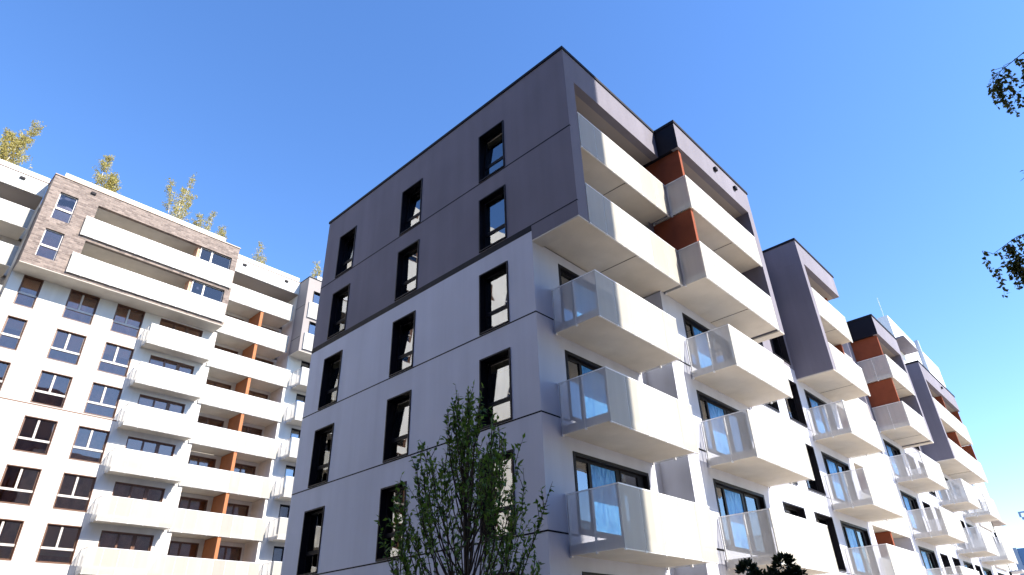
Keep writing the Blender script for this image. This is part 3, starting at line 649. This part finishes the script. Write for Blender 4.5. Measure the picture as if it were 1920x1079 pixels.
# ================================================================== trees
def V(*a): return Vector(a)
def rvec(R, s=1.0): return Vector((R.uniform(-s, s), R.uniform(-s, s), R.uniform(-s, s)))
def grow(R, p, d, L, n, up=0.0, wob=0.06):
    """a curving polyline"""
    pts = [p.copy()]; d = d.normalized()
    for i in range(n):
        d = (d + V(0, 0, up/n) + rvec(R, wob)).normalized(); pts.append(pts[-1]+d*(L/n))
    return pts
def street_tree():
    R = random.Random(11); base = V(-6.38, -3.96, 0)
    t = thing('street_tree', 'slim young tree with dark green leaves standing before the shaded gable wall', 'tree', base)
    wood = MB(); lv = MB()
    trunk = [base+V(0.02*math.sin(i*1.3), 0.02*math.cos(i*.9), 5.12*i/12) for i in range(13)]
    wood.tube(trunk, [0.055*(1-i/13)+0.006 for i in range(13)], 8)
    def rad(z):
        pr = [(1.2, .5), (2.3, 1.0), (3.0, 1.15), (3.5, 1.2), (3.8, 1.0), (4.1, .72), (4.4, .5), (4.75, .22), (5.2, .06)]
        for (a, ra), (b, rb) in zip(pr, pr[1:]):
            if a <= z <= b: return ra+(rb-ra)*(z-a)/(b-a)
        return 0.05
    def leaves(pts, start, gap, L):
        acc = 0
        for a, b in zip(pts, pts[1:]):
            seg = (b-a); 
            k = max(1, int(seg.length/gap))
            for i in range(k):
                if R.random() < 0.14: continue
                p = a+seg*((i+R.random())/k); d = (seg.normalized()*0.55+rvec(R, 1.0)).normalized()
                leaf_quad(lv, p+rvec(R, .008), d, (V(0, 0, 1)+rvec(R, .6)).normalized(), L*R.uniform(.65, 1.15), L*R.uniform(.4, .55))
    def bez(p, c, q, n): return [p*(1-k/n)**2+c*(2*(k/n)*(1-k/n))+q*(k/n)**2 for k in range(n+1)]
    for i in range(96):
        zt = 2.5+2.4*R.random()**1.25; az = i*2.399+R.uniform(-.4, .4); rt = rad(zt)*(R.uniform(.2, 1.0)**.6)
        z0 = max(1.2, zt-R.uniform(.9, 1.5)-rt*.5)
        p = base+V(0, 0, z0); q = base+V(math.cos(az)*rt, math.sin(az)*rt, zt); c = base+V(math.cos(az)*rt*.75, math.sin(az)*rt*.75, z0+(zt-z0)*.4)+rvec(R, .06)
        pts = bez(p, c, q, 9); pts = [v+(rvec(R, .012) if k else V(0, 0, 0)) for k, v in enumerate(pts)]
        wood.tube(pts, [0.014*(1-k/11) for k in range(10)], 5)
        if zt < 3.1 and rt < .7: continue
        leaves(pts[7:], 0, 0.030, 0.092)
        for k in range(6 if zt < 3.4 else 5, 10):
            for w_ in range(2):
                tw = grow(R, pts[k], (pts[k]-pts[k-1]).normalized()*.7+rvec(R, .7)+V(0, 0, .5), R.uniform(.14, .38), 4, up=.5, wob=.12)
                wood.tube(tw, [0.005, .0045, .004, .003, .002], 4)
                leaves(tw, 0, 0.032, 0.092)
    leaves(trunk[9:], 0, .02, .07)
    for k in range(7, 12):
        for q in range(3):
            tw = grow(R, trunk[k], rvec(R, 1)+V(0, 0, 1.4), R.uniform(.15, .4), 4, up=.7); wood.tube(tw, [0.005, .004, .004, .003, .002], 4); leaves(tw, 0, .024, .08)
    part('trunk', wood, M['bark'], t, smooth=True); part('crown', lv, M['leaf'], t)
street_tree()

def bush():
    R = random.Random(5); c = V(-5.22, -7.34, 1.52); base = V(c.x, c.y, 0)
    t = thing('leafy_shrub', 'dark round topped shrub with pointed leaves at the bottom edge below the white balconies', 'shrub', base)
    wood = MB(); lv = MB()
    for i in range(5): wood.tube(grow(R, base+V(.05*i-.1, 0, 0), V(R.uniform(-.25, .25), R.uniform(-.25, .25), 1), 2.1, 6, wob=.06), [.03-.003*k for k in range(7)], 6)
    lobes = [(c, .55, .88, 2300), (c+V(-.17, .42, .18), .3, .5, 600), (c+V(.10, -.24, .42), .25, .4, 500), (c+V(.14, -.42, .42), .13, .3, 160), (c+V(.10, -.24, .86), .10, .12, 120), (c+V(.05, -.36, .74), .08, .1, 80), (c+V(.16, -.56, .6), .08, .1, 60), (c+V(-.08, .1, .8), .1, .14, 90), (c+V(-.2, .55, .55), .09, .12, 60)]
    for (o, rh, rv, n) in lobes:
        for i in range(n):
            d = rvec(R, 1)
            if d.length < .2: continue
            d.normalize(); k = R.uniform(.55, 1.0)**.5
            p = o+V(d.x*rh*k, d.y*rh*k, d.z*rv*k)
            if p.z < .2: continue
            for q in range(3):  # three pointed lobes per leaf
                leaf_quad(lv, p, (d+rvec(R, .5)+(rvec(R, .6))).normalized(), rvec(R, 1).normalized(), .075, .036)
    part('stem', wood, M['bark'], t, smooth=True); part('foliage', lv, M['bushleaf'], t)
bush()

def birch():
    R = random.Random(3); base = V(-2.6, -13.3, 0)
    t = thing('birch_tree', 'birch whose drooping leafy branch tips hang into the sky at the right edge', 'tree', base)
    wood = MB(); lv = MB(); trunk = [base+V(.05*math.sin(i), .05*math.cos(i*1.7), 12.5*i/10) for i in range(11)]
    tm = MB(); tm.tube(trunk, [.16*(1-i/11.5)+.01 for i in range(11)], 10)
    def strand(p, L, gap=.017, sz=.06):
        d = V(R.uniform(-.15, .15), R.uniform(-.2, .2), -1); n = max(3, int(L/.12)); pts = grow(R, p, d, L, n, up=-.4, wob=.14)
        wood.tube(pts, [.0035-.0022*i/n for i in range(n+1)], 4)
        for a, b in zip(pts, pts[1:]):
            k = int((b-a).length/gap)
            for i in range(k):
                q = a+(b-a)*((i+R.random())/k)+rvec(R, .012)
                leaf_quad(lv, q, V(R.uniform(-1, 1), R.uniform(-1, 1), R.uniform(-1.2, .1)), rvec(R, 1).normalized(), sz*R.uniform(.7, 1.15), sz*R.uniform(.65, .85))
    def limb(pts, n, lmin, lmax, r0=.012, s0=0.3):
        c = []
        for a, b in zip(pts, pts[1:]):
            for i in range(6): c.append(a+(b-a)*(i/6))
        c.append(pts[-1]); wood.tube(c, [r0*(1-.85*i/len(c)) for i in range(len(c))], 5)
        for i in range(n):
            f = s0+(1-s0)*R.random(); p = c[min(int(f*len(c)), len(c)-1)]
            if R.random() < .5:
                tw = grow(R, p, V(R.uniform(-1, 1), R.uniform(-.3, .9), .2), R.uniform(.05, .18), 3, up=-.3); wood.tube(tw, [.004, .003, .003, .002], 4); p = tw[-1]
            strand(p, R.uniform(lmin, lmax))
    # upper branch
    limb([trunk[6], V(-3.1, -12.5, 8.2), V(-3.45, -11.8, 8.5), V(-3.56, -11.36, 8.26), V(-3.58, -11.22, 8.05)], 17, .15, .6, s0=.5)
    limb([trunk[6], V(-3.2, -12.3, 8.0), V(-3.5, -11.75, 8.22), V(-3.55, -11.52, 8.05)], 11, .2, .65, s0=.6)
    # small middle branch, mostly outside the frame
    limb([trunk[5], V(-3.1, -12.2, 6.7), V(-3.5, -11.25, 6.75), V(-3.54, -10.98, 6.6)], 8, .15, .4, s0=.6)
    # lower branch
    limb([trunk[4], V(-3.0, -12.2, 5.7), V(-3.4, -11.2, 6.02), V(-3.52, -10.66, 5.90), V(-3.55, -10.40, 5.78)], 20, .15, .5, s0=.5)
    limb([trunk[4], V(-3.1, -12.0, 5.6), V(-3.5, -11.0, 5.75), V(-3.54, -10.62, 5.62), V(-3.54, -10.52, 5.55)], 14, .15, .42, s0=.62)
    # rest of the crown, away from the frame
    for i in range(26):
        z = R.uniform(5, 12); az = R.uniform(-2.6, .4); e = base+V(math.cos(az)*R.uniform(.8, 1.9), math.sin(az)*R.uniform(.8, 2.2), z+.5)
        limb([base+V(0, 0, z-.4), (base+V(0, 0, z)+e)/2+V(0, 0, .4), e], 9, .4, 1.2)
    part('trunk', tm, M['birch'], t, smooth=True); part('branch', wood, M['bark'], t, smooth=True); part('crown', lv, M['birchleaf'], t)
birch()

def roof_tree(x, y, top, w, seed, label, stems=2, dense=1.0):
    R = random.Random(seed); base = V(x, y, 31.5); H = top-31.5
    t = thing('roof_tree', label, 'tree', base, group='trees behind the roof edge of the left block')
    wood = MB(); lv = MB()
    for s in range(stems):
        lean = V(R.uniform(-.13, .13), R.uniform(-.1, .1), 1); h = H*(1 if s == 0 else R.uniform(.7, .92))
        tr = grow(R, base+V(.12*s, 0, 0), lean, h, 12, up=.15, wob=.035)
        wood.tube(tr, [.085*(1-i/13.5) for i in range(13)], 6)
        for k in range(3, 13):
            for q in range(int(5*dense)):
                f = k/12; L = w*(1.05-f*.85)*R.uniform(.35, 1.0)*.6
                az = R.uniform(0, 2*PI); b = grow(R, tr[k], V(math.cos(az), math.sin(az), R.uniform(.5, 1.3)), L+.15, 5, up=.4, wob=.14)
                wood.tube(b, [.018*(1-i/6) for i in range(6)], 4)
                for p in b[1:]:
                    for i in range(int(10*dense)):
                        leaf_quad(lv, p+rvec(R, .16), rvec(R, 1), rvec(R, 1).normalized(), R.uniform(.09, .17), R.uniform(.07, .11))
    part('trunk', wood, M['birch'], t, smooth=True); part('crown', lv, M['topleaf'], t)
RT = [(-11.2, 39.0, 2.6, 'yellow-green tree at the far left edge, rising behind the roof', 2, 1.15), (-4.4, 39.2, 2.3, 'dense golden twin topped tree above the brick box, second from the left', 2, 1.15),
      (1.2, 40.6, 2.4, 'tallest roof tree with pale forked stems showing, above the middle of the brick box', 3, .8), (3.5, 38.2, 1.8, 'low loose tree just right of the tallest roof tree', 2, .7),
      (5.3, 37.3, 1.4, 'small tree tip over the right corner of the brick box', 1, .7), (9.2, 37.0, 1.7, 'thin brownish tree above the plain white fascia', 2, .55), (15.0, 37.6, 1.5, 'sparse tree beside the dark gable of the main block', 2, .5)]
for i, (x, top, w, lab, st, de) in enumerate(RT): roof_tree(x-.5, 41.5, top+0.1, w*1.75, 20+i, lab, st+1, de*.95)
